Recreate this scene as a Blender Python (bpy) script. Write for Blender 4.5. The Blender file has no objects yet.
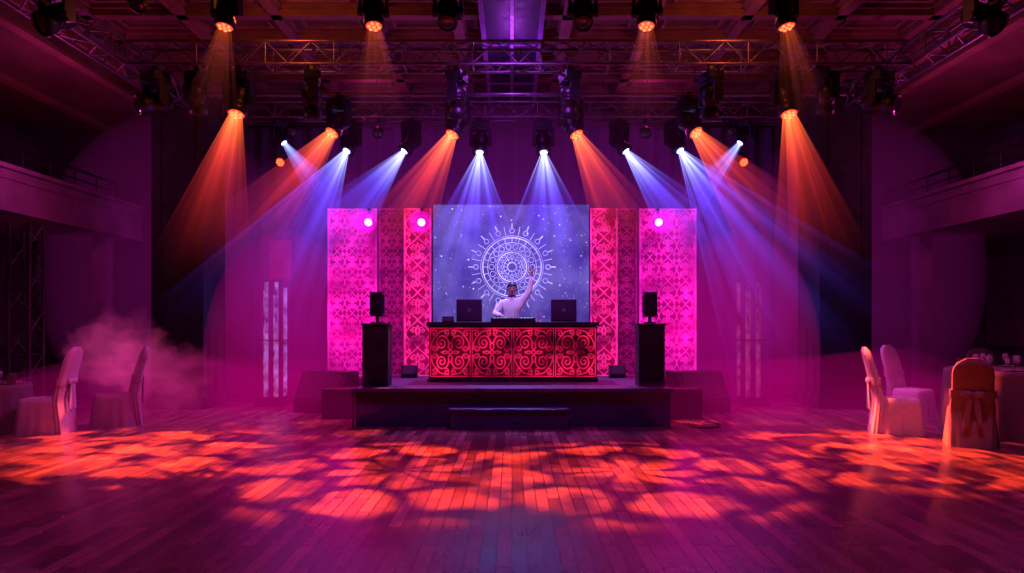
import bpy, bmesh, math, random
from mathutils import Vector, Matrix, Quaternion, noise
random.seed(7)
S = bpy.context.scene
COL = S.collection
try:
    S.view_settings.view_transform = 'Standard'
except Exception: pass
try:
    S.cycles.transparent_max_bounces = 48
except Exception: pass

# ------------------------------------------------------------ node helpers
class N:
    def __init__(s, nt): s.nt = nt
    def new(s, t, **k):
        n = s.nt.nodes.new(t)
        for a, b in k.items(): setattr(n, a, b)
        return n
    def put(s, sock, v):
        if isinstance(v, bpy.types.NodeSocket): s.nt.links.new(v, sock)
        else: sock.default_value = v
    def m(s, op, a, b=None, c=None, clamp=False):
        n = s.new('ShaderNodeMath', operation=op, use_clamp=clamp)
        s.put(n.inputs[0], a)
        if b is not None: s.put(n.inputs[1], b)
        if c is not None: s.put(n.inputs[2], c)
        return n.outputs[0]
    def smooth(s, v, a, b, c=0.0, d=1.0):
        n = s.new('ShaderNodeMapRange', interpolation_type='SMOOTHSTEP')
        s.put(n.inputs[0], v)
        for i, x in enumerate((a, b, c, d)): n.inputs[i+1].default_value = x
        return n.outputs[0]
    def lin(s, v, a, b, c=0.0, d=1.0):
        n = s.new('ShaderNodeMapRange')
        s.put(n.inputs[0], v)
        for i, x in enumerate((a, b, c, d)): n.inputs[i+1].default_value = x
        return n.outputs[0]
    def mix(s, f, a, b):
        n = s.new('ShaderNodeMix', data_type='RGBA')
        s.put(n.inputs[0], f); s.put(n.inputs[6], a); s.put(n.inputs[7], b)
        return n.outputs[2]

def c4(c): return (c[0], c[1], c[2], 1.0)

def nosample(m):
    try: m.cycles.emission_sampling='NONE'
    except Exception: pass

def mat(name, col, rough=0.5, metal=0.0, emit=None, es=0.0, var=0.25, nscale=6.0, evar=0.0, trans=0.0, bump=0.0, sample=False):
    m = bpy.data.materials.new(name); m.use_nodes = True
    nt = m.node_tree; b = nt.nodes['Principled BSDF']; n = N(nt)
    tc = n.new('ShaderNodeTexCoord'); nz = n.new('ShaderNodeTexNoise')
    nz.inputs['Scale'].default_value = nscale; nz.inputs['Detail'].default_value = 3
    nt.links.new(tc.outputs['Object'], nz.inputs['Vector'])
    f = n.lin(nz.outputs[0], 0.3, 0.7)
    colr = n.mix(f, c4([x*(1-var) for x in col]), c4([min(1, x*(1+var)) for x in col]))
    nt.links.new(colr, b.inputs['Base Color'])
    n.put(b.inputs['Roughness'], n.lin(nz.outputs[0], 0.3, 0.7, max(0.02, rough*0.85), min(1, rough*1.15)))
    b.inputs['Metallic'].default_value = metal
    if trans: b.inputs['Transmission Weight'].default_value = trans
    if emit:
        b.inputs['Emission Color'].default_value = c4(emit)
        n.put(b.inputs['Emission Strength'], n.lin(nz.outputs[0], 0.35, 0.65, es*(1-evar), es*(1+evar)))
        if not sample: nosample(m)
    if bump:
        bp = n.new('ShaderNodeBump'); bp.inputs['Strength'].default_value = bump
        nt.links.new(nz.outputs[0], bp.inputs['Height']); nt.links.new(bp.outputs[0], b.inputs['Normal'])
    return m

# ------------------------------------------------------------ mesh builder
class MB:
    def __init__(s): s.v=[]; s.f=[]; s.mi=[]; s.sm=[]
    def add(s, vs, fs, mi=0, sm=False):
        o=len(s.v); s.v += [tuple(x) for x in vs]
        for f in fs: s.f.append([i+o for i in f]); s.mi.append(mi); s.sm.append(sm)
    def box(s, c, sz, mi=0, rot=None):
        c=Vector(c); vs=[]
        for z in (-.5,.5):
            for x,y in ((-.5,-.5),(.5,-.5),(.5,.5),(-.5,.5)):
                p=Vector((x*sz[0],y*sz[1],z*sz[2]))
                if rot is not None: p=rot@p
                vs.append(c+p)
        s.add(vs,[(3,2,1,0),(4,5,6,7),(0,1,5,4),(1,2,6,5),(2,3,7,6),(3,0,4,7)],mi)
    def bb(s, x0,x1,y0,y1,z0,z1,mi=0):
        s.box(((x0+x1)/2,(y0+y1)/2,(z0+z1)/2),(abs(x1-x0),abs(y1-y0),abs(z1-z0)),mi)
    def cyl(s, p0, p1, r0, r1=None, mi=0, seg=12, cap=True, sm=True):
        p0=Vector(p0); p1=Vector(p1); r1=r0 if r1 is None else r1
        q=(p1-p0).to_track_quat('Z','Y'); vs=[]
        for p,r in ((p0,r0),(p1,r1)):
            for i in range(seg):
                a=2*math.pi*i/seg; vs.append(p+q@Vector((r*math.cos(a),r*math.sin(a),0)))
        fs=[(i,(i+1)%seg,seg+(i+1)%seg,seg+i) for i in range(seg)]
        s.add(vs,fs,mi,sm)
        if cap:
            s.add(vs,[tuple(reversed(range(seg))),tuple(range(seg,2*seg))],mi,False)
    def rings(s, rings, mi=0, cap=True, sm=True):
        n=len(rings[0]); vs=[p for r in rings for p in r]; fs=[]
        for k in range(len(rings)-1):
            for i in range(n):
                fs.append((k*n+i,k*n+(i+1)%n,(k+1)*n+(i+1)%n,(k+1)*n+i))
        s.add(vs,fs,mi,sm)
        if cap: s.add(vs,[tuple(reversed(range(n))),tuple(range((len(rings)-1)*n,len(rings)*n))],mi,sm)
    def lathe(s, c, prof, mi=0, seg=20, q=None, cap=True):
        c=Vector(c); R=[]
        for r,z in prof:
            ring=[]
            for i in range(seg):
                a=2*math.pi*i/seg; p=Vector((r*math.cos(a),r*math.sin(a),z))
                if q is not None: p=q@p
                ring.append(c+p)
            R.append(ring)
        s.rings(R,mi,cap)
    def sphere(s, c, r, mi=0, u=16, v=10):
        c=Vector(c); R=[]
        if not hasattr(r,'__len__'): r=(r,r,r)
        for k in range(v+1):
            t=-math.pi/2+math.pi*k/v; cr=max(.01,math.cos(t))
            R.append([c+Vector((r[0]*cr*math.cos(2*math.pi*i/u),r[1]*cr*math.sin(2*math.pi*i/u),r[2]*math.sin(t))) for i in range(u)])
        s.rings(R,mi)
    def ribbon(s, pts, w, y0, y1, mi=0, closed=False):
        P=[Vector((p[0],p[1])) for p in pts]; n=len(P); L=[];R=[]
        for i in range(n):
            a=P[(i-1)%n] if (closed or i>0) else P[i]
            b=P[(i+1)%n] if (closed or i<n-1) else P[i]
            t=(b-a); t=t.normalized() if t.length>1e-9 else Vector((1,0)); nn=Vector((-t.y,t.x))*w/2
            L.append(P[i]+nn); R.append(P[i]-nn)
        vs=[]
        for i in range(n):
            vs += [(L[i].x,y0,L[i].y),(R[i].x,y0,R[i].y),(L[i].x,y1,L[i].y),(R[i].x,y1,R[i].y)]
        fs=[]
        for i in range(n if closed else n-1):
            j=(i+1)%n; a=4*i; b=4*j
            fs += [(a,a+1,b+1,b),(a+2,a,b,b+2),(a+1,a+3,b+3,b+1)]
        s.add(vs,fs,mi)
    def obj(s, name, mats, loc=(0,0,0), parent=None, bevel=0, rotz=0):
        me=bpy.data.meshes.new(name); me.from_pydata(s.v,[],s.f)
        for m in mats: me.materials.append(m)
        me.polygons.foreach_set('material_index',s.mi); me.polygons.foreach_set('use_smooth',s.sm)
        me.update()
        o=bpy.data.objects.new(name,me); COL.objects.link(o); o.location=loc; o.rotation_euler=(0,0,rotz)
        if parent: o.parent=parent
        if bevel:
            b=o.modifiers.new('Bevel','BEVEL'); b.width=bevel; b.segments=2; b.limit_method='ANGLE'
        return o

def empty(name, loc=(0,0,0), rotz=0):
    o=bpy.data.objects.new(name,None); COL.objects.link(o); o.location=loc; o.rotation_euler=(0,0,rotz); o.empty_display_size=.2
    return o

# ------------------------------------------------------------ materials
M_black = mat('black_fixture',(.010,.008,.012),.42,.2,var=.3)
M_blackm = mat('black_paint',(.012,.009,.015),.5)
M_truss = mat('truss_aluminium',(.17,.13,.20),.42,.8)
M_trussd = mat('truss_black',(.03,.02,.03),.5,.4)
M_stage = mat('stage_carpet',(.05,.02,.07),.6,nscale=20)
M_stagef = mat('stage_fascia',(.05,.022,.09),.4,nscale=3)
M_wall = mat('wall_paint_dark',(.07,.035,.08),.7,nscale=2)
M_wallb = mat('wall_panel',(.12,.06,.12),.6,nscale=3)
M_ceil = mat('ceiling_plaster',(.12,.055,.05),.7,nscale=2)
M_beam = mat('ceiling_beam',(.20,.09,.08),.6,nscale=3)
M_fascia = mat('balcony_fascia',(.24,.13,.22),.6,nscale=2)
M_pillar = mat('pillar_cloth',(.006,.004,.010),.9,nscale=4)
M_curt = mat('curtain_cloth',(.05,.025,.10),.85,nscale=5)
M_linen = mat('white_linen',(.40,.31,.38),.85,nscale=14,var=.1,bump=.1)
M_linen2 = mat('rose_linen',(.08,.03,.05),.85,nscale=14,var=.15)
M_pinkback = mat('pink_back_glow',(.35,.01,.2),.5,emit=(1,.0,.40),es=.22,evar=.9,nscale=1.1,sample=True)  # glow put into emission, standing in for the magenta uplighting
M_pinklat = mat('pink_lattice_glow',(.7,.15,.5),.4,emit=(1,.02,.58),es=.44,evar=.9,nscale=1.5)  # uplit look of the scrollwork painted as patchy emission
M_dpback = mat('plum_back',(.10,.01,.06),.5,emit=(.6,.0,.25),es=.07,evar=.6,nscale=2)
M_dplat = mat('plum_lattice',(.4,.05,.25),.4,emit=(.8,.01,.3),es=.20,evar=.7,nscale=2)
M_hotback = mat('crimson_back',(.3,.01,.08),.5,emit=(.9,.0,.16),es=.20,evar=.9,nscale=1.6,sample=True)
M_hotlat = mat('crimson_lattice',(.7,.08,.25),.4,emit=(1,.025,.34),es=.66,evar=.9,nscale=2.0)
M_deskb = mat('desk_front_glow',(.03,.002,.008),.4,emit=(.8,.0,.06),es=.08,evar=.9,nscale=2)
M_desk = mat('desk_lacquer',(.02,.005,.01),.3)
M_desklat = mat('desk_scroll',(.06,.003,.01),.4,emit=(1,.012,.10),es=.60,evar=.85,nscale=2.2)
M_line = mat('screen_line',(.5,.5,.8),.5,emit=(.50,.48,1),es=1.0,evar=.4,nscale=3)
M_tube = mat('acrylic_tube',(.15,.12,.3),.15,emit=(.50,.28,1),es=.20,evar=.98,nscale=5)
M_tubeR = mat('acrylic_tube_rose',(.1,.03,.08),.15,emit=(.8,.10,.5),es=.10,evar=.9,nscale=5)
M_glass = mat('drinking_glass',(.8,.75,.85),.05,trans=.9,var=.02)
M_china = mat('china',(.3,.22,.26),.25,var=.03)
M_skin = mat('skin',(.38,.20,.14),.5,var=.08,nscale=20)
M_shirt = mat('white_shirt',(.72,.66,.76),.8,var=.05,nscale=12,bump=.1)
M_trou = mat('dark_trousers',(.03,.03,.05),.8)
M_hair = mat('black_hair',(.012,.01,.01),.55)
M_lcd = mat('lcd',(.02,.02,.03),.2,emit=(.3,.4,1),es=1.2,evar=.3)
M_knob = mat('knob',(.3,.3,.35),.3,.6)

def lensmat(name,col,s): return mat(name,col,.2,emit=col,es=s,var=.02,evar=.05)
L_or = lensmat('lens_orange',(1,.13,.05),3.2)
L_bl = lensmat('lens_blue',(.32,.36,1),8)
L_mg = lensmat('lens_magenta',(1,.16,.85),7)
L_off = mat('lens_glass_off',(.03,.03,.04),.08)
L_dim = lensmat('lens_amber_dim',(1,.10,.03),.8)
L_red = lensmat('lens_red',(1,.06,.015),1.8)

# floor
def floor_mat():
    m=bpy.data.materials.new('parquet'); m.use_nodes=True; nt=m.node_tree; b=nt.nodes['Principled BSDF']; n=N(nt)
    tc=n.new('ShaderNodeTexCoord'); mp=n.new('ShaderNodeMapping'); mp.inputs['Rotation'].default_value=(0,0,math.pi/2)
    nt.links.new(tc.outputs['Object'],mp.inputs[0])
    br=n.new('ShaderNodeTexBrick'); nt.links.new(mp.outputs[0],br.inputs['Vector'])
    br.inputs['Scale'].default_value=1.0; br.inputs['Brick Width'].default_value=.9; br.inputs['Row Height'].default_value=.11
    br.inputs['Mortar Size'].default_value=.005; br.inputs['Mortar Smooth'].default_value=.3
    br.inputs['Color1'].default_value=(.085,.034,.034,1); br.inputs['Color2'].default_value=(.25,.105,.095,1); br.inputs['Mortar'].default_value=(.012,.005,.007,1)
    nz=n.new('ShaderNodeTexNoise'); mp2=n.new('ShaderNodeMapping'); mp2.inputs['Scale'].default_value=(30,2,1)
    nt.links.new(tc.outputs['Object'],mp2.inputs[0]); nt.links.new(mp2.outputs[0],nz.inputs['Vector']); nz.inputs['Detail'].default_value=5
    col=n.mix(n.lin(nz.outputs[0],.35,.65,0,.6),br.outputs['Color'],(.05,.02,.02,1))
    nt.links.new(col,b.inputs['Base Color'])
    nb=n.new('ShaderNodeTexNoise'); nb.inputs['Scale'].default_value=.9; nb.inputs['Detail'].default_value=4
    nt.links.new(tc.outputs['Object'],nb.inputs['Vector'])
    r=n.lin(nb.outputs[0],.3,.7,.11,.26)
    bs=n.new('ShaderNodeSeparateColor'); nt.links.new(br.outputs['Color'],bs.inputs[0])
    r2=n.m('ADD',n.m('ADD',r,n.m('MULTIPLY',nz.outputs[0],.10)),n.lin(bs.outputs[0],.085,.25,-.04,.08))
    nt.links.new(r2,b.inputs['Roughness'])
    b.inputs['Coat Weight'].default_value=.25; b.inputs['Coat Roughness'].default_value=.12
    bp=n.new('ShaderNodeBump'); bp.inputs['Strength'].default_value=.55; bp.inputs['Distance'].default_value=.01
    h=n.m('ADD',n.m('MULTIPLY',br.outputs['Fac'],-1.0),n.m('MULTIPLY',nz.outputs[0],.35))
    nt.links.new(h,bp.inputs['Height']); nt.links.new(bp.outputs[0],b.inputs['Normal']); nt.links.new(bp.outputs[0],b.inputs['Coat Normal'])
    return m
M_floor=floor_mat()

# ------------------------------------------------------------ room shell
b=MB(); b.bb(-12,12,-3,17,-.1,0); b.obj('floor',[M_floor])
b=MB(); b.bb(-12,12,16.6,16.8,0,7.2); b.obj('wall_back',[M_wall])
for sx,nm in ((-1,'left'),(1,'right')):
    b=MB(); b.bb(sx*11.6,sx*11.8,-3,16.6,0,7.2)
    for y in range(5,17,2):
        b.bb(sx*11.45,sx*11.6,y-.15,y+.15,0,3.6,1); b.bb(sx*11.45,sx*11.6,y-.15,y+.15,4.0,6.2,1)
        b.bb(sx*11.55,sx*11.6,y+.4,y+1.6,1.1,3.2,1); b.bb(sx*11.55,sx*11.6,y+.4,y+1.6,.2,.9,1)
        b.bb(sx*11.5,sx*11.6,y+.4,y+1.6,4.6,5.9,1)
    b.obj('wall_'+nm,[M_wall,M_wallb])
    b=MB()
    b.bb(sx*9.0,sx*11.44,2,16.58,3.62,3.9,0)
    b.bb(sx*8.98,sx*9.2,2,16.58,3.7,4.38,0)
    b.bb(sx*8.9,sx*9.25,2,16.58,4.38,4.46,0); b.bb(sx*8.93,sx*9.2,2,16.58,3.62,3.7,0); b.bb(sx*8.95,sx*9.0,2,16.58,4.2,4.24,0)
    b.cyl((sx*9.1,2,4.85),(sx*9.1,16.58,4.85),.03,mi=1,seg=8)
    b.cyl((sx*9.1,2,4.65),(sx*9.1,16.58,4.65),.015,mi=1,seg=6)
    for i in range(20):
        y=2.2+i*.75; b.cyl((sx*9.1,y,4.45),(sx*9.1,y,4.85),.02,mi=1,seg=6)
    for y in (7,11,15.5):
        b.bb(sx*9.15,sx*9.45,y-.15,y+.15,0,3.62,0)
    b.obj('balcony',[M_fascia,M_black])
    b=MB(); b.bb(sx*7.6,sx*11.6,-3,16.6,6.25,7.0,0); b.bb(sx*7.45,sx*7.6,-3,16.6,6.45,7.0,1); b.bb(sx*7.3,sx*7.45,-3,16.6,6.62,7.0,0)
    b.bb(sx*7.6,sx*7.8,-3,16.6,6.18,6.25,1); b.bb(sx*9.4,sx*9.6,-3,16.6,6.15,6.25,1)
    b.obj('trim_cove',[M_ceil,M_beam])
    b=MB(); b.bb(sx*11.4,sx*11.45,12.6,14.2,0,2.4,0)
    for y0 in (12.7,13.45): 
        b.bb(sx*11.36,sx*11.4,y0,y0+.65,.2,1.0,1); b.bb(sx*11.36,sx*11.4,y0,y0+.65,1.15,2.25,1)
    b.cyl((sx*11.33,13.36,.95),(sx*11.33,13.36,1.25),.015,mi=1)
    b.obj('door_1' if sx<0 else 'door_2',[M_wallb,M_blackm])
b=MB(); b.bb(-12,12,-3,16.8,7.0,7.2); b.obj('ceiling',[M_ceil])
b=MB()
xs=[-7.2,-5.6,-4.0,-2.4,-.95,.95,2.4,4.0,5.6,7.2]
for x in xs: b.bb(x-.09,x+.09,4,16.6,6.82,7.0); b.bb(x-.14,x+.14,4,16.6,6.93,7.0)
for i in range(13):
    y=4.6+i; b.bb(-7.3,7.3,y-.09,y+.09,6.82,7.0); b.bb(-7.3,7.3,y-.14,y+.14,6.93,7.0)
    for j in range(len(xs)-1):
        cx=(xs[j]+xs[j+1])/2; w=(xs[j+1]-xs[j])/2-.28
        for (a0,a1,c0,c1) in ((cx-w,cx+w,y+.28,y+.33),(cx-w,cx+w,y+.67,y+.72),(cx-w,cx-w+.05,y+.33,y+.67),(cx+w-.05,cx+w,y+.33,y+.67)):
            b.bb(a0,a1,c0,c1,6.95,7.0)
b.obj('trim_coffers',[M_beam])
M_duct=mat('duct_purple',(.028,.014,.04),.6); M_ductr=mat('duct_rail',(.22,.10,.32),.5)
b=MB(); b.bb(-.5,.5,4,16,6.74,6.81); b.bb(-.54,-.46,4,16,6.68,6.81,1); b.bb(.46,.54,4,16,6.68,6.81,1); b.bb(-.03,.03,4,16,6.66,6.74,1)
for i in range(6): b.bb(-.5,.5,4.5+2*i,4.54+2*i,6.72,6.74,1)
b.obj('ceiling_duct',[M_duct,M_ductr])

for x in (-6.4,6.38):
    b=MB(); b.bb(-.5,.5,-.5,.5,0,6.15)
    b.bb(-.56,.56,-.56,.56,0,.25); b.bb(-.54,.54,-.54,.54,5.95,6.15)
    for k in (-.32,.32):
        b.bb(k-.02,k+.02,-.515,-.5,.4,5.8)
    b.obj('column',[M_pillar],(x,13.55,0),bevel=.01)

b=MB(); nx=260
vs=[];fs=[]
for i in range(nx+1):
    x=-6+12*i/nx; w=.09*math.sin(i*.75)+.04*math.sin(i*.31)
    vs += [(x,15.6+w,.0),(x,15.6+w*.8,6.1)]
for i in range(nx): fs.append((2*i,2*i+2,2*i+3,2*i+1))
b.add(vs,fs,0,True); b.cyl((-6,15.6,6.12),(6,15.6,6.12),.03,mi=1,seg=8)
b.obj('curtain',[M_curt,M_black])

# ------------------------------------------------------------ stage
b=MB()
b.bb(-2.5,2.52,10.7,13.4,.54,.6,0); b.bb(-2.46,2.48,10.74,13.4,0,.54,1)
for x in (-2.5,-1.25,0,1.25,2.48): b.bb(x-.012,x+.012,10.73,10.74,0,.54,0)
b.bb(-2.52,2.54,10.68,10.7,.55,.605,2)
b.obj('stage',[M_stage,M_stagef,mat('stage_edge',(.12,.06,.16),.3,.5)])
b=MB(); b.bb(-.95,.85,10.42,10.675,.0,.28,1); b.bb(-.97,.87,10.4,10.675,.28,.32,1); b.obj('stage_step',[M_stage,M_stagef],bevel=.008)
b=MB(); b.bb(-4.1,4.1,13.41,15,.46,.55,0); b.bb(-4.05,4.05,13.45,15,0,.46,1); b.obj('rear_stage_riser',[M_stagef,M_blackm])

# ------------------------------------------------------------ scroll ornament
def spiral(c,r0,r1,a0,turns,sg,n=16):
    return [(c[0]+(r0+(r1-r0)*(i/n)**.8)*math.cos(a0+sg*2*math.pi*turns*i/n), c[1]+(r0+(r1-r0)*(i/n)**.8)*math.sin(a0+sg*2*math.pi*turns*i/n)) for i in range(n+1)]
def circ(c,r,n=20): return [(c[0]+r*math.cos(2*math.pi*i/n),c[1]+r*math.sin(2*math.pi*i/n)) for i in range(n)]
def damask(mb,x0,x1,z0,z1,nx,nz,y0,y1,mi,w):
    tw=(x1-x0)/nx; th=(z1-z0)/nz
    for i in range(nx):
        for j in range(nz):
            cx=x0+tw*(i+.5); cz=z0+th*(j+.5)
            P=lambda pts:[(cx+a*tw,cz+q*th) for a,q in pts]
            for sg in (1,-1):
                mb.ribbon(P([(sg*.5*math.sin(math.pi*t/12)**1.3,-.5+t/12) for t in range(13)]),w,y0,y1,mi)
                for vv in (1,-1):
                    mb.ribbon(P(spiral((sg*.17,vv*.16),.14,.03,math.pi/2*(1-vv) + (0 if sg>0 else math.pi),1.4,-sg*vv,13)),w,y0,y1,mi)
                    mb.ribbon(P(spiral((sg*.40,vv*.36),.11,.02,math.pi/2*vv,1.2,sg*vv,10)),w,y0,y1,mi)
                lf=[(sg*.10*math.sin(math.pi*t/6),-.30+.6*t/6*1.0) for t in range(7)]
                mb.ribbon(P([(a*.7,q+.0) for a,q in lf]),w,y0,y1,mi)
            mb.ribbon(P(circ((0,0),.05,8)),w,y0,y1,mi,closed=True)
def scrollpanel(mb,x0,x1,z0,z1,y0,y1,mi,w):
    cx=(x0+x1)/2; cz=(z0+z1)/2; W=(x1-x0); H=(z1-z0)
    P=lambda pts:[(cx+a*W,cz+q*H) for a,q in pts]
    for sx in (1,-1):
        for sz in (1,-1):
            f=lambda pts:P([(a*sx,q*sz) for a,q in pts])
            mb.ribbon(f(spiral((.22,.20),.19,.02,math.pi*1.1,1.9,-1,26)),w*1.2,y0,y1,mi)
            mb.ribbon(f(spiral((.41,.40),.09,.015,math.pi*.2,1.3,1,12)),w,y0,y1,mi)
            mb.ribbon(f(spiral((.40,.09),.085,.015,math.pi*.9,1.3,1,12)),w,y0,y1,mi)
            mb.ribbon(f(spiral((.10,.42),.08,.015,-math.pi*.4,1.3,-1,12)),w,y0,y1,mi)
            mb.ribbon(f([(.0,.05),(.05,.10),(.04,.17),(.0,.22)]),w,y0,y1,mi)
            mb.ribbon(f([(.05,.0),(.12,.03),(.18,.02),(.24,.0)]),w,y0,y1,mi)
            mb.ribbon(f([(.02,.48),(.14,.47),(.27,.44),(.34,.36),(.42,.30),(.48,.20),(.49,.05)]),w,y0,y1,mi)
    mb.ribbon(P(circ((0,0),.045,10)),w,y0,y1,mi,closed=True)
def screen_panel(x0,x1,y,z0,z1,nx,nz,mb_,ml,w_=.016):
    b=MB(); w=x1-x0; h=z1-z0
    b.bb(-w/2,w/2,.0,.05,0,h,0)
    for a in ((-w/2,-w/2+.03,0,h),(w/2-.03,w/2,0,h),(-w/2,w/2,0,.03),(-w/2,w/2,h-.03,h)):
        b.bb(a[0],a[1],-.05,0,a[2],a[3],1)
    damask(b,-w/2+.03,w/2-.03,.03,h-.03,nx,nz,-.035,-.005,1,w_)
    return b.obj('lattice_panel',[mb_,ml],((x0+x1)/2,y,z0))
screen_panel(-3.77,-2.77,14.0,.552,3.98,3,8,M_pinkback,M_pinklat)
screen_panel(-2.76,-2.23,14.2,.552,4.02,2,8,M_dpback,M_dplat,.014)
screen_panel(-2.2,-1.65,13.95,.552,3.98,1,6,M_hotback,M_hotlat,.022)
screen_panel(1.60,2.15,13.95,.552,3.98,1,6,M_hotback,M_hotlat,.022)
screen_panel(2.17,2.60,14.2,.552,4.02,1,8,M_dpback,M_dplat)
screen_panel(2.61,3.77,14.0,.552,3.98,3,7,M_pinkback,M_pinklat,.019)

def led_mat():
    m=bpy.data.materials.new('led_screen_picture'); m.use_nodes=True; nt=m.node_tree; p=nt.nodes['Principled BSDF']; n=N(nt)
    tc=n.new('ShaderNodeTexCoord'); sp=n.new('ShaderNodeSeparateXYZ'); nt.links.new(tc.outputs['Object'],sp.inputs[0])
    nz=n.new('ShaderNodeTexNoise'); nz.inputs['Scale'].default_value=1.3; nz.inputs['Detail'].default_value=4; nt.links.new(tc.outputs['Object'],nz.inputs['Vector'])
    base=n.mix(n.lin(nz.outputs[0],.35,.65),(.07,.045,.42,1),(.26,.20,.88,1))
    st=0.0
    for sc,lo in ((9,.35),(22,.55)):
        vo=n.new('ShaderNodeTexVoronoi'); vo.inputs['Scale'].default_value=sc; nt.links.new(tc.outputs['Object'],vo.inputs['Vector'])
        vs=n.new('ShaderNodeSeparateColor'); nt.links.new(vo.outputs['Color'],vs.inputs[0])
        st=n.m('MAXIMUM',st,n.m('MULTIPLY',n.smooth(vo.outputs['Distance'],.2,.05),n.smooth(vs.outputs[0],lo,1.0)))
    col=n.mix(st,base,(.85,.75,1,1))
    nt.links.new(col,p.inputs['Emission Color']); p.inputs['Base Color'].default_value=(.02,.02,.05,1); p.inputs['Roughness'].default_value=.4
    n.put(p.inputs['Emission Strength'],n.m('ADD',.52,n.m('MULTIPLY',st,1.2)))
    return m
b=MB(); b.bb(-1.62,1.58,0,.06,0,3.5,0); b.bb(-1.64,1.6,.06,.12,-.018,3.52,2)
mz=2.22
def ring(r,w,n=64): b.ribbon([(x,z+mz) for x,z in circ((0,0),r,n)],w,-.006,0,1,closed=True)
for r,w in ((.09,.02),(.17,.012),(.3,.025),(.34,.008),(.5,.01),(.6,.022),(.64,.008)): ring(r,w)
for k in range(12):
    a=2*math.pi*k/12; 
    b.ribbon([(r*math.cos(a),mz+r*math.sin(a)) for r in (.09,.3)],.012,-.006,0,1)
    b.ribbon([(x,z) for x,z in circ((.235*math.cos(a+.26),mz+.235*math.sin(a+.26)),.035,8)],.01,-.006,0,1,closed=True)
for k in range(24):
    a=2*math.pi*k/24
    b.ribbon([(r*math.cos(a),mz+r*math.sin(a)) for r in (.5,.6)],.01,-.006,0,1)
for k in range(18):
    a=2*math.pi*k/18; b.ribbon([(x,z) for x,z in circ((.42*math.cos(a),mz+.42*math.sin(a)),.055,10)],.01,-.006,0,1,closed=True)
for k in range(16):
    a=2*math.pi*k/16; h=math.pi/16; pts=[]
    b.ribbon([(x,z) for x,z in circ((.74*math.cos(a),mz+.74*math.sin(a)),.05,8)],.01,-.006,0,1,closed=True)
    b.ribbon([(r*math.cos(a),mz+r*math.sin(a)) for r in (.80,.90)],.022,-.006,0,1)
    b.ribbon([(r*math.cos(a+h),mz+r*math.sin(a+h)) for r in (.66,.84)],.010,-.006,0,1)
b.obj('led_screen',[led_mat(),M_line,M_black],(0,14.02,.572))

# ------------------------------------------------------------ DJ desk
b=MB()
b.bb(-1.46,1.49,0,.62,0,.98,0); b.bb(-1.5,1.53,-.05,.68,.98,1.05,0); b.bb(-1.48,1.51,-.03,.65,0,.06,0)
pw=(2.95-.10)/4
for i in range(4):
    x0=-1.44+i*(pw+.02)
    b.bb(x0,x0+pw,-.012,0,.09,.95,1)
    for a in ((x0,x0+.015,.09,.95),(x0+pw-.015,x0+pw,.09,.95),(x0,x0+pw,.09,.105),(x0,x0+pw,.935,.95)): b.bb(a[0],a[1],-.04,-.012,a[2],a[3],2)
    scrollpanel(b,x0+.02,x0+pw-.02,.11,.93,-.035,-.012,2,.024)
b.obj('dj_desk',[M_desk,M_deskb,M_desklat],(0,12.0,.602))

b=MB(); b.box((0,0,.035),(.8,.36,.07),0); b.box((0,.1,.075),(.24,.1,.01),2)
for sx in (-1,1):
    b.cyl((sx*.24,-.02,.07),(sx*.24,-.02,.09),.11,mi=1,seg=24); b.cyl((sx*.24,-.02,.09),(sx*.24,-.02,.097),.07,mi=0,seg=24)
    for k in range(4): b.box((sx*.24-.09+.06*k,-.15,.075),(.04,.03,.012),2)
for i in range(4):
    for j in range(3): b.cyl((-.075+.05*i,-.02+.05*j-.02,.07),(-.075+.05*i,-.02+.05*j-.02,.095),.012,mi=1,seg=8)
    b.box((-.075+.05*i,-.13,.08),(.02,.03,.02),1)
b.obj('dj_controller',[M_black,M_knob,M_lcd],(.02,12.36,1.654))
for x,rz in ((-.77,.08),(.93,-.08)):
    b=MB(); rx=Matrix.Rotation(math.radians(12),3,'X')
    b.box((0,.12,.02),(.46,.32,.03),0)
    b.box((0,0,.22),(.46,.016,.38),0,rx.inverted()); b.box((0,.0+.012,.22),(.42,.012,.34),2,rx.inverted())
    b.box((0,-.012,.22),(.06,.006,.06),1,rx.inverted()); b.box((0,.12,.037),(.4,.2,.006),1)
    b.obj('laptop',[M_black,M_knob,M_lcd],(x,12.28,1.654),bevel=.004,rotz=rz)
b=MB(); b.box((0,0,.05),(.2,.16,.1),0); b.box((0,-.082,.05),(.16,.006,.06),1); b.obj('audio_interface',[M_black,M_knob],(-1.15,12.3,1.654),bevel=.006)
b=MB(); b.lathe((0,0,0),[(.03,0),(.035,.005),(.035,.15),(.015,.19),(.015,.22)],0,14); b.obj('water_bottle',[M_glass],(.5,12.55,1.654))

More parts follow.
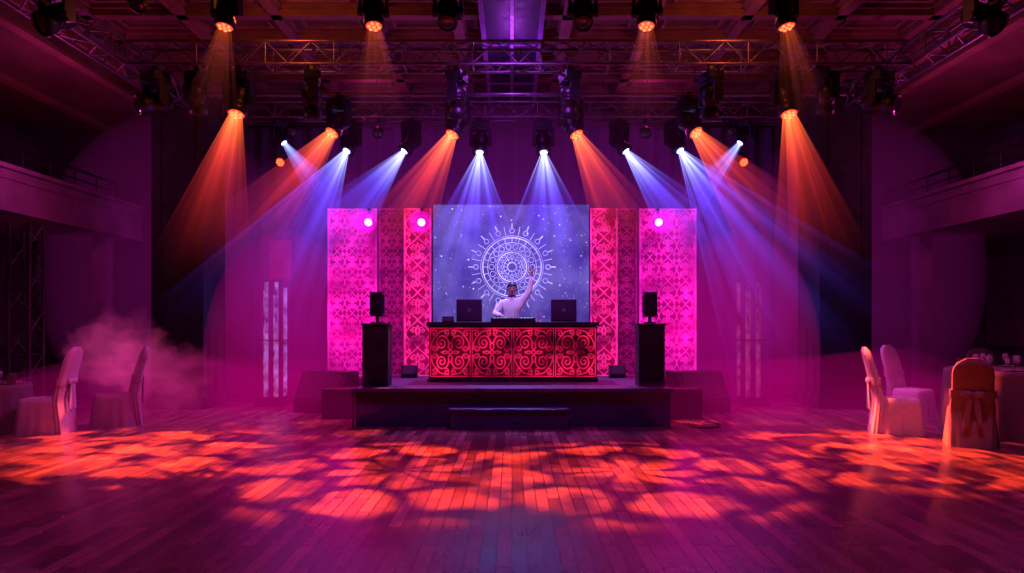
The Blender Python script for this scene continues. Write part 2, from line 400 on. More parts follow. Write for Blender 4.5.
# ------------------------------------------------------------ speakers
M_gr=mat('grille',(.02,.014,.03),.5,.5,nscale=60)
for x in (-2.22,2.27):
    b=MB()
    b.box((0,.0,.5),(.42,.36,1.0),0); b.box((0,-.185,.5),(.36,.01,.92),1); b.box((0,0,1.01),(.46,.4,.03),0)
    for z in (.25,.62): b.cyl((0,-.19,z),(0,-.2,z),.13,mi=2,seg=24); 
    b.obj('subwoofer_speaker',[M_blackm,M_gr,M_black],(x,11.25,.602),bevel=.01)
    b=MB(); b.cyl((0,0,0),(0,0,.12),.03,mi=0); b.box((0,0,.01),(.18,.18,.02),0)
    b.box((0,0,.31),(.2,.2,.4),0); b.box((0,-.103,.31),(.17,.006,.36),1)
    b.cyl((0,-.105,.23),(0,-.115,.23),.07,mi=2,seg=20); b.cyl((0,-.105,.41),(0,-.115,.41),.035,mi=2,seg=16)
    b.box((-.11,0,.31),(.02,.06,.3),0); b.box((.11,0,.31),(.02,.06,.3),0)
    b.obj('satellite_speaker',[M_blackm,M_gr,M_black],(x,11.25,1.629),bevel=.008)
def wedge(x,y,z,s=1,rz=0):
    b=MB(); w=.3*s
    P=[(-.22,0),(.22,0),(.24,.12),(.05,.46),(-.2,.46)]
    vs=[(sx*w,p[0]*s,p[1]*s) for sx in (-1,1) for p in P]
    fs=[(4,3,2,1,0),(5,6,7,8,9)]+[(i,(i+1)%5,5+(i+1)%5,5+i) for i in range(5)]
    b.add(vs,fs,0)
    b.box((0,.15*s,.3*s),(.5*s,.01,.34*s),1,Matrix.Rotation(math.radians(29),3,'X'))
    b.obj('floor_monitor',[M_black,M_blackm],(x,y,z),bevel=.01,rotz=rz)
wedge(-3.45,12.75,0,1.6,math.pi*.9); wedge(3.45,12.75,0,1.6,math.pi*1.1)
wedge(-1.95,13.0,.602,.5,math.pi); wedge(2.0,13.0,.602,.5,math.pi)
for x in (-2.95,2.95):
    b=MB(); b.box((0,0,.25),(.6,.45,.5),0)
    for sx in (-1,1):
        for sy in (-1,1): b.cyl((sx*.29,sy*.215,0),(sx*.29,sy*.215,.5),.02,mi=0,seg=8)
    b.box((0,-.23,.25),(.08,.01,.08),1); b.box((0,0,.36),(.605,.455,.012),1)
    b.obj('flight_case',[M_black,M_gr],(x,11.9,0),bevel=.004)
cu=bpy.data.curves.new('cable','CURVE'); cu.dimensions='3D'; cu.bevel_depth=.012; sp=cu.splines.new('NURBS'); pts=[(2.6,11.2,.013),(2.9,10.9,.013),(2.75,10.6,.013),(3.1,10.5,.013),(3.4,10.9,.013),(3.2,11.3,.013),(3.0,11.6,.013)]
sp.points.add(len(pts)-1)
for i,p in enumerate(pts): sp.points[i].co=(*p,1)
cu.materials.append(M_black); o=bpy.data.objects.new('power_cable',cu); COL.objects.link(o)

# ------------------------------------------------------------ truss
def truss(name,p0,p1,s=.36,m=None):
    p0=Vector(p0);p1=Vector(p1);L=(p1-p0).length;q=(p1-p0).to_track_quat('Z','Y'); b=MB(); h=s/2
    C=[(-h,-h),(h,-h),(h,h),(-h,h)]
    T=lambda x,y,z:q@Vector((x,y,z))
    for c in C: b.cyl(T(c[0],c[1],0),T(c[0],c[1],L),.028,seg=8)
    n=max(2,round(L/.36)); d=L/n
    for i in range(n):
        for k in range(4):
            a=C[k];e=C[(k+1)%4]
            if i%2: a,e=e,a
            b.cyl(T(a[0],a[1],i*d),T(e[0],e[1],(i+1)*d),.013,seg=5,cap=False)
        if i%3==0:
            for k in range(4):
                a=C[k];e=C[(k+1)%4]; b.cyl(T(a[0],a[1],i*d),T(e[0],e[1],i*d),.014,seg=5,cap=False)
    return b.obj(name,[m or M_truss],p0)
truss('lighting_truss',(-6.1,11,5.92),(6.3,11,5.92))
truss('lighting_truss',(-5.86,14,5.98),(5.84,14,5.98),.3)
truss('lighting_truss',(-6.9,9,6.36),(6.9,9,6.36))
truss('lighting_truss',(-6.3,5,5.92),(-6.3,12.98,5.92))
truss('lighting_truss',(6.5,5,5.92),(6.5,12.98,5.92))
b=MB(); b.cyl((-6.1,12.6,5.85),(6.3,12.6,5.85),.035,seg=10)
for x in (-5,-2.5,2.5,5): b.cyl((x,12.6,5.85),(x,12.6,6.9),.01,seg=6)
b.obj('lighting_pipe',[M_truss])
truss('truss_tower',(-8.25,11.6,0.0),(-8.25,11.6,3.3),.34,M_trussd)

# ------------------------------------------------------------ beams : nested emissive shells standing in for lit haze, streaked around the axis
def beam_mat(name,col,A,L,d0,seed,hot,soft):
    m=bpy.data.materials.new(name); m.use_nodes=True; nt=m.node_tree; nt.nodes.clear(); n=N(nt)
    out=n.new('ShaderNodeOutputMaterial'); em=n.new('ShaderNodeEmission'); tr=n.new('ShaderNodeBsdfTransparent'); ad=n.new('ShaderNodeAddShader')
    tc=n.new('ShaderNodeTexCoord'); sp=n.new('ShaderNodeSeparateXYZ'); nt.links.new(tc.outputs['Object'],sp.inputs[0])
    dd=n.m('MULTIPLY',sp.outputs[2],-1.0); d=n.m('MAXIMUM',n.m('ADD',dd,d0),.02)
    cb=n.new('ShaderNodeCombineXYZ'); 
    n.put(cb.inputs[0],n.m('DIVIDE',sp.outputs[0],d)); n.put(cb.inputs[1],n.m('DIVIDE',sp.outputs[1],d)); cb.inputs[2].default_value=seed
    nz=n.new('ShaderNodeTexNoise'); nz.inputs['Scale'].default_value=10; nz.inputs['Detail'].default_value=0
    nt.links.new(cb.outputs[0],nz.inputs['Vector'])
    ray=n.smooth(nz.outputs[0],.34,.70)
    fade=n.m('POWER',n.m('MAXIMUM',n.m('SUBTRACT',1.0,n.m('DIVIDE',dd,L)),0.0),1.7)
    att=n.m('POWER',n.m('ADD',dd,.22),-.9)
    s=n.m('MULTIPLY',n.m('MULTIPLY_ADD',ray,1.6,soft),n.m('MULTIPLY',n.m('MULTIPLY',fade,att),A))
    col_=n.mix(n.smooth(dd,.0,1.1),c4(hot),c4(col)); nt.links.new(col_,em.inputs[0])
    n.put(em.inputs[1],s); nt.links.new(em.outputs[0],ad.inputs[0]); nt.links.new(tr.outputs[0],ad.inputs[1]); nt.links.new(ad.outputs[0],out.inputs['Surface'])
    nosample(m)
    return m

def spot_gobo(light,kind,tanh,col,seed):
    light.use_nodes=True; nt=light.node_tree; nt.nodes.clear(); n=N(nt)
    out=n.new('ShaderNodeOutputLight'); em=n.new('ShaderNodeEmission'); em.inputs[0].default_value=(1,1,1,1)
    tc=n.new('ShaderNodeTexCoord'); sp=n.new('ShaderNodeSeparateXYZ'); nt.links.new(tc.outputs['Normal'],sp.inputs[0])
    u=n.m('DIVIDE',n.m('DIVIDE',sp.outputs[0],sp.outputs[2]),tanh); v=n.m('DIVIDE',n.m('DIVIDE',sp.outputs[1],sp.outputs[2]),tanh)
    r=n.m('SQRT',n.m('ADD',n.m('MULTIPLY',u,u),n.m('MULTIPLY',v,v)))
    a=n.m('DIVIDE',n.m('ARCTAN2',v,u),2*math.pi)
    wb=n.new('ShaderNodeCombineXYZ'); n.put(wb.inputs[0],u); n.put(wb.inputs[1],v); wb.inputs[2].default_value=seed
    wz=n.new('ShaderNodeTexNoise'); wz.inputs['Scale'].default_value=2.6; wz.inputs['Detail'].default_value=3; nt.links.new(wb.outputs[0],wz.inputs['Vector'])
    wf=n.m('SUBTRACT',wz.outputs[0],.5)
    if kind=='rosette':
        ri=n.m('MULTIPLY_ADD',wf,1.0,n.m('MULTIPLY',r,2.4))
        fa=n.m('SUBTRACT',n.m('FRACT',n.m('ADD',n.m('MULTIPLY_ADD',n.m('FLOOR',ri),.5,n.m('MULTIPLY_ADD',wf,1.1,n.m('MULTIPLY',a,8.0))),8.0+seed)),.5)
        fr=n.m('SUBTRACT',n.m('FRACT',ri),.5)
        q=n.m('SQRT',n.m('ADD',n.m('MULTIPLY',fa,fa),n.m('MULTIPLY',n.m('MULTIPLY',fr,fr),.8)))
        pat=n.m('MULTIPLY',n.smooth(q,.49,.31),n.smooth(wz.outputs[0],.36,.6,.2,1.5))
    else:
        uu=n.m('MULTIPLY_ADD',wf,.9,u); vv=n.m('MULTIPLY_ADD',wf,-1.0,v)
        cb=n.new('ShaderNodeCombineXYZ'); n.put(cb.inputs[0],n.m('MULTIPLY_ADD',uu,1.35,seed)); n.put(cb.inputs[1],n.m('MULTIPLY_ADD',vv,2.9,seed*.7))
        v2=n.new('ShaderNodeTexVoronoi',voronoi_dimensions='2D'); v2.inputs['Scale'].default_value=1.0; v2.inputs['Randomness'].default_value=.9; nt.links.new(cb.outputs[0],v2.inputs['Vector'])
        sc=n.new('ShaderNodeSeparateColor'); nt.links.new(v2.outputs['Color'],sc.inputs[0])
        pat=n.m('MULTIPLY',n.smooth(v2.outputs['Distance'],.54,.28),n.smooth(sc.outputs[0],.2,.8,.08,1.5))
    n.put(em.inputs[1],n.m('ADD',n.m('MULTIPLY',pat,1.0),.012)); nt.links.new(em.outputs[0],out.inputs[0])

def fixture(loc,target,scale=1.0,lens=None,beam=None,spot=None,par=False,lm_=1.0):
    b=MB(); k=scale; loc=Vector(loc)
    if par: piv=Vector((0,0,-.3*k))
    else:  piv=Vector((0,0,-.52*k))
    d=(Vector(target)-(loc+piv)).normalized(); q=d.to_track_quat('-Z','Y')
    b.box((0,0,-.02*k),(.06*k,.09*k,.1*k),0); b.cyl((-.04*k,0,.04*k),(.04*k,0,.04*k),.04*k,mi=0,seg=10)
    yaw=math.atan2(d.x,-d.y); rz=Matrix.Rotation(yaw*.6,3,'Z')
    if par:
        for sx in (-1,1): b.box(rz@Vector((sx*.14*k,0,-.19*k)),(.012*k,.04*k,.24*k),0,rz)
        b.box((0,0,-.08*k),(.29*k,.04*k,.012*k),0,rz)
        prof=[(.05*k,.18*k),(.09*k,.16*k),(.12*k,.06*k),(.125*k,-.1*k),(.14*k,-.12*k),(.14*k,-.14*k),(.11*k,-.14*k),(.11*k,-.12*k)]
        b.lathe(piv,prof,0,20,q,cap=False)
        lz=-.125*k; lr=.108*k
    else:
        b.box((0,0,-.13*k),(.36*k,.26*k,.13*k),0,rz); b.box(rz@Vector((0,-.132*k,-.13*k)),(.1*k,.006*k,.05*k),2,rz)
        b.box((0,0,-.21*k),(.2*k,.2*k,.04*k),0)
        for sx in (-1,1):
            b.box(rz@Vector((sx*.2*k,0,-.38*k)),(.05*k,.16*k,.36*k),0,rz)
            b.cyl(piv+rz@Vector((sx*.15*k,0,0)),piv+rz@Vector((sx*.24*k,0,0)),.07*k,mi=0,seg=14)
        b.box((0,0,-.225*k),(.45*k,.18*k,.05*k),0,rz)
        lr=.126*k*lm_
        prof=[(.06*k,.25*k),(.12*k,.235*k),(.155*k,.16*k),(.16*k,.02*k),(.13*k,-.03*k),(.13*k,-.1*k),(.155*k,-.13*k),(.16*k,-.25*k),(.145*k,-.26*k),(.13*k,-.26*k),(lr*1.01,-.235*k)]
        b.lathe(piv,prof,0,20,q,cap=False)
        b.lathe(piv,[(.06*k,.25*k),(.001,.255*k)],0,20,q,cap=False)
        for i in range(3): b.lathe(piv,[(.163*k,.04*k+.05*i*k),(.168*k,.05*k+.05*i*k),(.163*k,.06*k+.05*i*k)],0,20,q,cap=False)
        lz=-.24*k
    lm=lens or L_off
    b.lathe(piv,[(lr,lz),(lr*.85,lz-.012*k),(lr*.4,lz-.02*k),(.001,lz-.022*k)],1,20,q,cap=False)
    if lens in (L_dim,L_red):
        for i in range(7):
            rr=0 if i==6 else lr*.6; a=i*math.pi/3
            b.cyl(piv+q@Vector((rr*math.cos(a),rr*math.sin(a),lz)),piv+q@Vector((rr*math.cos(a),rr*math.sin(a),lz-.03*k)),lr*.2,mi=3,seg=10)
    o=b.obj('par_light' if par else 'moving_head_light',[M_black,lm,M_gr,L_or],loc)
    front=piv+d*(abs(lz)+.035*k)
    if beam:
        col,A,hd,L=beam; t=math.tan(math.radians(hd)); d0=lr*.8/t
        hot=(1,.12,.03) if col[0]>col[2] else (.30,.34,1)
        mb=MB()
        for fr in (1.0,.66,.33):
            R=[]
            for z in (0,L): 
                r=(z+d0)*t*fr; R.append([(r*math.cos(2*math.pi*i/32),r*math.sin(2*math.pi*i/32),-z) for i in range(32)])
            mb.rings(R,0,False,True)
        c=mb.obj('beam_glow_shell',[beam_mat('beam_glow',col,A*.86,L,d0,random.uniform(0,50),hot,.34)],loc+front)
        c.rotation_mode='QUATERNION'; c.rotation_quaternion=q
    if spot:
        col,E,hd,g=spot[:4]; l=bpy.data.lights.new('lamp','SPOT'); l.color=col; l.energy=E; l.spot_size=math.radians(hd*2); l.spot_blend=.5; l.shadow_soft_size=.04
        if g: spot_gobo(l,g,math.tan(math.radians(hd)),col,random.uniform(0,9))
        lo=bpy.data.objects.new('lamp',l); COL.objects.link(lo); lo.parent=o; lo.location=front+d*.03; lo.rotation_mode='QUATERNION'; lo.rotation_quaternion=q
    return o

OR=(1,.10,.025); OB=(1,.045,.045); BL=(.10,.06,1.0); BB=(.2,.2,1.0)
# near truss
for x,t,g,E,hd in ((-3.76,(-4.1,7.9,0),'leaf',8000,16),(-1.83,(-1.25,7.5,0),'rosette',12500,20),(1.78,(1.25,7.5,0),'rosette',12500,20),(3.58,(4.3,7.9,0),'leaf',8000,16)):
    fixture((x,9,6.16),t,.85,L_dim,((1,.12,.12),.022,12,1.7),(OR,E,hd,g))
for x,t in ((-.84,(-1,6,0)),(.93,(1,6,0))): fixture((x,9,6.16),t,.85)
fixture((-6.0,9,6.16),(-8,5,2),1.0); fixture((6.2,9,6.16),(8,5,2),1.0)
fixture((-4.9,9,6.16),(-6,5,0),.9,par=True)
# front truss
fixture((-4.4,11,5.72),(-4.6,9.0,0),1.0,L_red,(OB,.23,12.5,2.9),(OR,12500,18,'leaf'))
fixture((4.42,11,5.72),(4.6,9.0,0),1.0,L_red,(OB,.23,12.5,2.9),(OR,12500,18,'leaf'))
for x,t in ((-3.22,(-3.2,13,0)),(-.89,(-.9,13,0)),(.935,(1,13,0)),(3.2,(3.2,13,0))): fixture((x,11,5.72),t,1.0)
fixture((-5.75,11,5.72),(-9,8,3.8),1.05); fixture((5.92,11,5.72),(9,8,3.8),1.05)
fixture((-5.1,11.05,5.72),(-5.5,14,0),.9); fixture((5.1,11.05,5.72),(5.5,14,0),.9)
# pipe : orange
fixture((-3.2,12.6,5.82),(-5.7,9.2,0),1.0,L_red,(OB,.25,12.5,3.4),(OR,14000,14,'leaf'))
fixture((-1.0,12.6,5.82),(-3.4,10.3,0),1.0,L_red,(OB,.26,13,3.0),(OR,4000,16,'leaf'))
fixture((1.09,12.6,5.82),(3.4,10.3,0),1.0,L_red,(OB,.26,13,3.0),(OR,4000,16,'leaf'))
fixture((3.27,12.6,5.82),(5.8,8.9,0),1.0,L_red,(OB,.25,12.5,3.4),(OR,14000,14,'leaf'))
# rear truss : blue
for x,t,E,L,hd in ((-3.3,(-5.2,10.9,0),500,5.0,16),(-2.07,(-6.0,12.2,0),500,3.6,15),(-.65,(-.9,11.8,0),1000,4.2,21),(.64,(.8,11.8,0),1000,4.2,21),(2.2,(6.0,12.2,0),500,3.6,15),(3.34,(5.8,10.8,0),500,5.4,18)):
    fixture((x,14,5.82),t,.95,L_bl,(BL,.34,hd,L),(BB,E,22,None),lm_=.62)
for sx in (-1,1):
    fixture((sx*4.77,14,5.82),(sx*1.2,13.2,1.0),.7,L_bl,(BL,.16,12,2.8),(BB,200,16,None),lm_=.7)
    fixture((sx*4.5,14.05,5.82),(sx*4.7,8,1),.7,par=True)
    fixture((sx*4.72,14,5.2),(sx*4.9,9,2.5),.8,L_red,par=True)
    fixture((sx*2.75,14.05,5.82),(sx*2.7,8,1),.8,par=True)
# ------------------------------------------------------------ haze & smoke bodies (uniform emission standing in for lit haze, thickness gives softness)
def fog_glow_mat(name,col,s):
    m=bpy.data.materials.new(name); m.use_nodes=True; nt=m.node_tree; nt.nodes.clear()
    out=nt.nodes.new('ShaderNodeOutputMaterial'); em=nt.nodes.new('ShaderNodeEmission'); em.inputs[0].default_value=c4(col); em.inputs[1].default_value=s
    nt.links.new(em.outputs[0],out.inputs['Volume'])
    return m
def fog(name,c,r,m,disp=0.0,seed=0,u=28,v=18):
    b=MB(); R=[]
    for k in range(v+1):
        t=-math.pi/2+math.pi*k/v; cr=max(.01,math.cos(t)); row=[]
        for i in range(u):
            p=Vector((cr*math.cos(2*math.pi*i/u),cr*math.sin(2*math.pi*i/u),math.sin(t)))
            f=1+disp*noise.noise(p*2.1+Vector((seed,seed*.3,0)))+disp*.5*noise.noise(p*4.7+Vector((seed,0,7)))
            z=p.z*r[2]*f
            row.append((p.x*r[0]*f,p.y*r[1]*f,max(z,-c[2]+.01)))
        R.append(row)
    b.rings(R,0,True,True); return b.obj(name,[m],c)
FG=fog_glow_mat('lamp_glow_fog',(1,.0,.8),2.4)
def setpar(x,z):
    o=fixture((x,13.72,z+.27),(x*1.02,6,1.55),.72,L_mg,None,None,par=True)
    b=MB(); b.cyl((0,0,.0),(0,.28,.05),.015,seg=8); a=b.obj('bracket',[M_black],(0,0,.03),o)
    fog('lamp_glow',(x,13.4,z),(.24,.16,.24),FG,u=16,v=10)  # emissive ball stands in for the bloom around the lens
setpar(-2.87,3.62); setpar(-1.81,3.62); setpar(2.93,3.62)

F1=fog_glow_mat('fog_violet',(.42,.012,.42),.095); F2=fog_glow_mat('fog_rose',(1,.0,.34),.085); F5=fog_glow_mat('fog_front',(.5,.01,.40),.006)
fog('stage_haze_glow',(0,14.85,2.9),(6.9,.65,3.5),F1)
fog('stage_haze_glow',(0,11.8,2.9),(5.3,1.5,3.0),F5)
F6=fog_glow_mat('fog_magenta',(1,.0,.55),.045); F7=fog_glow_mat('fog_side',(.45,.01,.30),.05); F8=fog_glow_mat('fog_floor',(1,.0,.34),.055)
for sx in (-1,1):
    fog('stage_haze_glow',(sx*4.3,12.9,1.0),(1.5,1.0,2.4),F2)
    fog('stage_haze_glow',(sx*3.45,13.3,2.2),(1.6,.6,2.4),F6)  # emissive ellipsoid paints the bloom around the pink panels
    fog('stage_haze_glow',(sx*7.8,15.4,2.8),(2.9,.9,3.6),F7)
    fog('floor_haze_glow',(sx*5.3,11.2,.3),(3.4,1.3,.85),F8,.25,sx*4)
F3=fog_glow_mat('smoke_pink_glow',(1,.06,.34),.15)
for i,(c,r) in enumerate([((-6.55,11.3,1.35),(.6,.4,.45)),((-6.15,11.2,1.05),(.5,.4,.42)),((-6.9,11.4,1.1),(.55,.4,.5)),((-6.1,11.6,.7),(1.0,.5,.6))]):
    fog('smoke_cloud_glow',c,r,F3,.7,i*3.1)  # smoke emits its own pink glow in place of being lit

# ------------------------------------------------------------ decorative tube columns
def tubes(x,y,m,hs):
    b=MB(); b.box((0,0,.05),(.56,.56,.1),0); b.box((0,0,.14),(.46,.46,.08),0)
    for i,h in enumerate(hs):
        cx=-.2+.4*i/(len(hs)-1); cy=-.12 if i%2 else .1
        b.cyl((cx,cy,.18),(cx,cy,h),.036,mi=1,seg=14); b.cyl((cx,cy,h),(cx,cy,h+.02),.04,mi=0,seg=14)
    b.box((0,0,1.3),(.5,.34,.02),0)
    b.obj('tube_light_column',[M_black,m],(x,y,0))
tubes(-4.75,13.6,M_tube,[2.3,2.45,2.2,2.45,2.35]); tubes(4.75,13.6,M_tubeR,[2.45,2.3,2.5,2.3,2.45])
b=MB(); b.cyl((0,0,0),(0,0,3.4),.02,seg=8); b.cyl((0,0,0),(0,0,.03),.2,seg=20); b.bb(-.22,.22,-.03,.03,2.55,3.35,1)
b.obj('banner_stand',[M_black,mat('banner_pink',(.15,.02,.1),.7,emit=(1,.02,.4),es=.08)],(-4.8,14.15,0))

# ------------------------------------------------------------ covered chairs, tables
def sring(cx,cy,z,hx,hy,n=56,p=4,fold=0,nf=14,ph=0):
    o=[]
    for i in range(n):
        a=2*math.pi*i/n; c=math.cos(a); s_=math.sin(a)
        r=(abs(c)**p+abs(s_)**p)**(-1/p); k=1+fold*math.sin(nf*a+ph)
        o.append((cx+hx*r*c*k, cy+hy*r*s_*k, z))
    return o
def chair(x,y,rz,h=1.25,m=None):
    b=MB(); zs=.5
    b.rings([sring(.05,0,z,.27+.05*(1-z/zs),.26+.05*(1-z/zs),fold=.035*(1-z/zs)+.004) for z in (0,.1,.22,.36,.44)]+
            [sring(.05,0,.485,.265,.255),sring(.05,0,.51,.24,.23),sring(.05,0,.52,.1,.1)],0)
    R=[]
    for k in range(21):
        t=k/20; z=t*h; 
        w=.25 if t<.45 else .25-.02*math.sin((t-.45)/.55*math.pi)
        if t>.78: w*=math.sqrt(max(.02,1-((t-.78)/.22)**2.4*.9))
        dpt=.05+.03*(1-t) if t<.97 else .025
        off=-.22-.34*max(0,(t-.35))**1.3-.05*(1-min(1,t/.4))
        R.append(sring(off,0,z,dpt,w,fold=.05*max(0,1-t*1.6)+.006,p=3,nf=10))
    b.rings(R,0)
    zt=.60*h; off=-.22-.34*(.25)**1.3
    b.rings([sring(off-(dz*.15),0,zt+dz,.072,.258,p=3) for dz in (-.05,-.02,.02,.05)],0)
    for sy in (-1,1):
        b.sphere((off-.085,sy*.07,zt),(.018,.07,.045),0,12,8)
        b.rings([[(off-.078-.008*j,sy*(.03+.05*t)+dy,zt-.42*t) for dy,j in ((-.03,0),(.03,0),(.03,1),(-.03,1))] for t in (0,.5,1)],0,True,False)
    b.sphere((off-.09,0,zt),(.02,.025,.03),0,10,8)
    return b.obj('banquet_chair',[m or M_linen],(x,y,0),rotz=rz)
def table(x,y,r,h,m):
    e=empty('banquet_table',(x,y,0)); b=MB(); n=96; R=[]
    for t in (0,.15,.4,.7,.92,.985):
        z=h*t; R.append([((r*(1+.05*(1-t))+.045*(1-t)*math.sin(18*2*math.pi*i/n)+.0)*math.cos(2*math.pi*i/n),(r*(1+.05*(1-t))+.045*(1-t)*math.sin(18*2*math.pi*i/n))*math.sin(2*math.pi*i/n),z+.002) for i in range(n)])
    R.append([((r-.015)*math.cos(2*math.pi*i/n),(r-.015)*math.sin(2*math.pi*i/n),h) for i in range(n)])
    b.rings(R,0); b.obj('tablecloth',[m],(0,0,0),e)
    g=MB()
    for k in range(8):
        a=k*math.pi/4+.2; ca,sa=math.cos(a),math.sin(a)
        g.lathe((ca*(r-.22),sa*(r-.22),h),[(.07,.0),(.12,.012),(.135,.02),(.11,.018),(.02,.012)],1,20)
        for dr,da,s in ((.42,.12,1),(.40,-.14,.85)):
            p=((r-dr)*math.cos(a+da),(r-dr)*math.sin(a+da),h)
            g.lathe(p,[(.035*s,0),(.033*s,.004),(.006,.01),(.005,.09*s),(.02*s,.1*s),(.038*s,.13*s),(.04*s,.17*s),(.032*s,.22*s),(.030*s,.22*s),(.037*s,.17*s),(.034*s,.13*s),(.01*s,.107*s)],0,14)
        q=Matrix.Rotation(a,3,'Z')
        for sg in (-1,1): g.box(q@Vector((r-.22,sg*.012,0))+Vector((0,0,h+.08)),(.1,.006,.13),2,q@Matrix.Rotation(sg*.18,3,'X'))
    g.obj('table_setting',[M_glass,M_china,M_linen2],(0,0,0),e)
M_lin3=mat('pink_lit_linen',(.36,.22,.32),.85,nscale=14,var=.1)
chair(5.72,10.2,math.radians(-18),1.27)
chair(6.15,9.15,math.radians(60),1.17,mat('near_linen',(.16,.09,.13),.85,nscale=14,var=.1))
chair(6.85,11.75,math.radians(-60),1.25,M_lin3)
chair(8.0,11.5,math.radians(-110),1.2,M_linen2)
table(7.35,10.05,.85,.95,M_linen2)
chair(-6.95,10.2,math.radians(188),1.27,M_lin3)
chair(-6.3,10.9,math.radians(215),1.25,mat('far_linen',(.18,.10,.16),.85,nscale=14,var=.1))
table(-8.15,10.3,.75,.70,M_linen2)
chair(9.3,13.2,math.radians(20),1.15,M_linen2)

# ------------------------------------------------------------ DJ figure
def skin(name,verts,edges,radii,root,mats,assign,parent=None,sub=2,loc=(0,0,0)):
    me=bpy.data.meshes.new(name+'_sk'); me.from_pydata(verts,edges,[]); o=bpy.data.objects.new(name+'_sk',me); COL.objects.link(o)
    md=o.modifiers.new('Skin','SKIN'); md.use_smooth_shade=True
    sv=me.skin_vertices[0].data
    for i,r in enumerate(radii):
        sv[i].radius=(r if hasattr(r,'__len__') else (r,r)); sv[i].use_root=(i==root)
    ss=o.modifiers.new('Sub','SUBSURF'); ss.levels=sub; ss.render_levels=sub
    dg=bpy.context.evaluated_depsgraph_get(); dg.update()
    m2=bpy.data.meshes.new_from_object(o.evaluated_get(dg)); bpy.data.objects.remove(o)
    m2.materials.clear()
    for m in mats: m2.materials.append(m)
    for p in m2.polygons: p.use_smooth=True; p.material_index=assign(p.center)
    n=bpy.data.objects.new(name,m2); COL.objects.link(n); n.location=loc
    if parent: n.parent=parent
    return n
dj=empty('dj',(0,12.93,.602))
V=[(-.02,0,.95),(-.02,0,1.10),(-.015,-.01,1.25),(-.01,-.02,1.40),(0,-.03,1.50),(.0,-.045,1.58),
   (.10,0,.90),(.12,-.01,.50),(.12,.02,.09),(.12,-.14,.04),
   (-.13,0,.90),(-.16,-.01,.50),(-.16,.02,.09),(-.16,-.14,.04),
   (.17,-.02,1.42),(.32,-.06,1.62),(.375,-.08,1.90),
   (-.19,-.02,1.40),(-.33,-.12,1.20),(-.20,-.36,1.17)]
E=[(0,1),(1,2),(2,3),(3,4),(4,5),(0,6),(6,7),(7,8),(8,9),(0,10),(10,11),(11,12),(12,13),(3,14),(14,15),(15,16),(3,17),(17,18),(18,19)]
Rr=[(.18,.13),(.165,.12),(.175,.125),(.16,.11),(.06,.06),(.052,.055),
   .10,.068,.045,.035,.10,.068,.045,.035,
   .085,.066,.044,.085,.068,.046]
def asg(c):
    if c.z<.93: return 1
    if c.z>1.50 and abs(c.x)<.075 and c.y<.05: return 2
    return 0
skin('body',V,E,Rr,0,[M_shirt,M_trou,M_skin],asg,dj)
b=MB(); b.lathe((0,-.03,1.475),[(.075,0),(.07,.03),(.062,.05),(.055,.05),(.06,0)],0,20,cap=False)
b.rings([sring(-.02,0,z,.185+f,.145+f,40,2.4,.02,9) for z,f in ((.86,.02),(.95,.0),(1.05,-.015))],0)
b.obj('shirt_collar_and_hem',[M_shirt],(0,0,0),dj)
b=MB(); R=[]; hc=Vector((0,-.06,1.67)); nseg=24
prof=[(-.115,.03,.035,-.03),(-.10,.045,.055,-.022),(-.075,.058,.075,-.012),(-.04,.068,.088,-.004),(0,.074,.094,0),(.04,.077,.097,.004),(.075,.07,.09,.006),(.10,.052,.068,.008),(.118,.02,.03,.008)]
for z,rx,ry,oy in prof:
    R.append([(hc.x+rx*math.cos(2*math.pi*i/nseg),hc.y+oy+ry*math.sin(2*math.pi*i/nseg),hc.z+z) for i in range(nseg)])
b.rings(R,0)
b.rings([[(hc.x+sx*w,hc.y-.088-d,hc.z+z) for sx in (-1,1)]+[(hc.x+w,hc.y-.07,hc.z+z),(hc.x-w,hc.y-.07,hc.z+z)] for z,w,d in ((-.035,.016,.012),(-.025,.017,.024),(.0,.009,.012),(.02,.007,.003))],0)
for sx in (-1,1):
    b.sphere(hc+Vector((sx*.078,.005,-.005)),(.012,.022,.034),0,10,8)
    b.sphere(hc+Vector((sx*.03,-.082,.005)),(.014,.01,.009),2,10,6)
    b.sphere(hc+Vector((sx*.03,-.09,.005)),(.006,.005,.006),1,8,6)
    b.box(hc+Vector((sx*.03,-.092,.025)),(.03,.008,.006),1)
b.sphere(hc+Vector((0,-.085,-.06)),(.024,.008,.007),3,12,6)
R=[]
for z,rx,ry,oy in [(-.05,.070,.055,.045),(-.02,.079,.072,.03),(.03,.083,.09,.02),(.06,.082,.102,.004),(.095,.068,.088,.006),(.122,.042,.055,.008),(.132,.01,.015,.008)]:
    R.append([(hc.x+rx*math.cos(2*math.pi*i/nseg),hc.y+oy+ry*math.sin(2*math.pi*i/nseg),hc.z+z) for i in range(nseg)])
b.rings(R,1)
pts=[Vector((.092*math.cos(t),0.0,.11*math.sin(t)+.03)) for t in [math.pi*i/12 for i in range(13)]]
for i in range(12): b.cyl(hc+pts[i],hc+pts[i+1],.009,mi=4,seg=8)
for sx in (-1,1): b.cyl(hc+Vector((sx*.078,0,0)),hc+Vector((sx*.108,0,0)),.038,mi=4,seg=16)
h=b.obj('head',[M_skin,M_hair,M_china,mat('lips',(.35,.12,.1),.5),M_black],(0,0,0),dj)
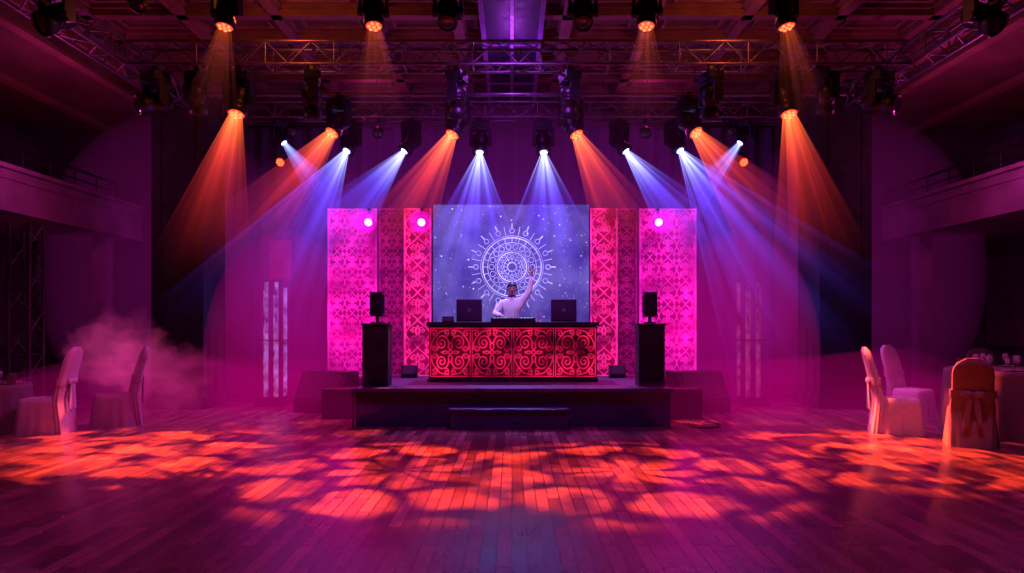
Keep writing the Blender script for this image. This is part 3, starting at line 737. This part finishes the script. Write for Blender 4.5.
def hand(name,wrist,axis,palmn,curl,side):
    w=Vector(wrist); ax=Vector(axis).normalized(); pn=Vector(palmn); pn=(pn-ax*pn.dot(ax)).normalized(); sd=ax.cross(pn)*side
    V=[w-ax*.03,w+ax*.02,w+ax*.06]; E=[(0,1),(1,2)]; Rd=[(.026,.026),(.028,.02),(.034,.016)]
    for k,(off,ln) in enumerate(((.032,.072),(.011,.08),(-.011,.075),(-.031,.058))):
        base=w+ax*.085+sd*off; st=len(V); V.append(base); E.append((2,st)); Rd.append(.0105)
        dcur=ax+sd*off*3; p=base
        for j,fr in enumerate((.45,.32,.23)):
            ang=curl*(j+1)*.5; dd=(dcur*math.cos(ang)+pn*math.sin(ang)).normalized(); p=p+dd*ln*fr; V.append(p); E.append((len(V)-2,len(V)-1)); Rd.append(.0095-.001*j)
    p=w+ax*.03+sd*.025; st=len(V); V.append(p); E.append((1,st)); Rd.append(.013)
    for j in range(2):
        p=p+(ax*.6+sd*.75+pn*.25*(j+1)).normalized()*.033; V.append(p); E.append((len(V)-2,len(V)-1)); Rd.append(.0115-.0015*j)
    skin(name,V,E,Rd,1,[M_skin],lambda c:0,dj)
hand('left_hand',(.378,-.085,1.94),(-.10,-.1,1),(0,-1,-.1),.35,-1)
hand('right_hand',(-.185,-.385,1.17),(.35,-1,-.12),(0,0,-1),.4,1)

# ------------------------------------------------------------ extra lights (washes and fills added without fixtures)
def lamp(name,kind,loc,col,E,target=None,size=60,rad=.1,blend=.6):
    l=bpy.data.lights.new(name,kind); l.color=col; l.energy=E; l.shadow_soft_size=rad
    if kind=='SPOT': l.spot_size=math.radians(size); l.spot_blend=blend
    o=bpy.data.objects.new(name,l); COL.objects.link(o); o.location=loc
    if target: 
        o.rotation_mode='QUATERNION'; o.rotation_quaternion=(Vector(target)-Vector(loc)).to_track_quat('-Z','Y')
    return o
MG=(1,.02,.36); PU=(.6,.03,.6)
lamp('extra_wash','SPOT',(-3.3,12.9,.7),MG,280,(-3.2,14,3),100)
lamp('extra_wash','SPOT',(3.3,12.9,.7),MG,280,(3.2,14,3),100)
lamp('extra_wash','SPOT',(0,11,5.2),(.6,.5,1),400,(0,12.9,2),26)
lamp('extra_wash','SPOT',(-3,13,5.4),MG,1100,(-4,10.2,0),80)  # added magenta fill for the floor, left
lamp('extra_wash','SPOT',(3,13,5.4),MG,1100,(4,10.2,0),80)  # added magenta fill for the floor, right
lamp('extra_wash','SPOT',(0,9,6.0),PU,800,(0,5,0),110)  # added purple fill for the foreground floor
lamp('extra_wash','SPOT',(0,9,6.0),(.5,.05,.9),600,(0,13,1.5),100)  # added purple fill over the stage
lamp('extra_wash','SPOT',(-5,8,5.8),(1,.08,.5),700,(-7.2,10.4,.5),50)  # added pink fill for the left chairs
lamp('extra_wash','SPOT',(5,8,5.8),(1,.12,.55),650,(6.3,10.2,.5),46)  # added pink fill for the right chairs
lamp('ceiling_fill','POINT',(-3.5,10.2,6.3),(1,.17,.05),34)  # bare point fills added to tint and brighten the ceiling
lamp('ceiling_fill','POINT',(3.5,10.2,6.3),(1,.17,.05),34)
lamp('ceiling_fill','POINT',(0,12.2,6.3),(.5,.06,1),36)
lamp('ceiling_fill','POINT',(-3.0,14.8,6.4),(.8,.04,.5),10)
lamp('ceiling_fill','POINT',(3.0,14.8,6.4),(.8,.04,.5),10)
lamp('balcony_fill','POINT',(-7.6,11.5,4.6),(.9,.05,.45),60)  # bare point fills added to brighten the balcony fascias
lamp('balcony_fill','POINT',(7.6,11.5,4.6),(.9,.05,.45),80)

w=bpy.data.worlds.new('World'); S.world=w; w.use_nodes=True
bg=w.node_tree.nodes['Background']; bg.inputs[0].default_value=(.30,.05,.45,1); bg.inputs[1].default_value=.02

cam=bpy.data.cameras.new('camera'); co=bpy.data.objects.new('camera',cam); COL.objects.link(co)
co.location=(0,0,1.6); co.rotation_euler=(math.pi/2,0,0); cam.sensor_width=36; cam.lens=24; cam.shift_y=.0376; cam.clip_end=100
S.camera=co
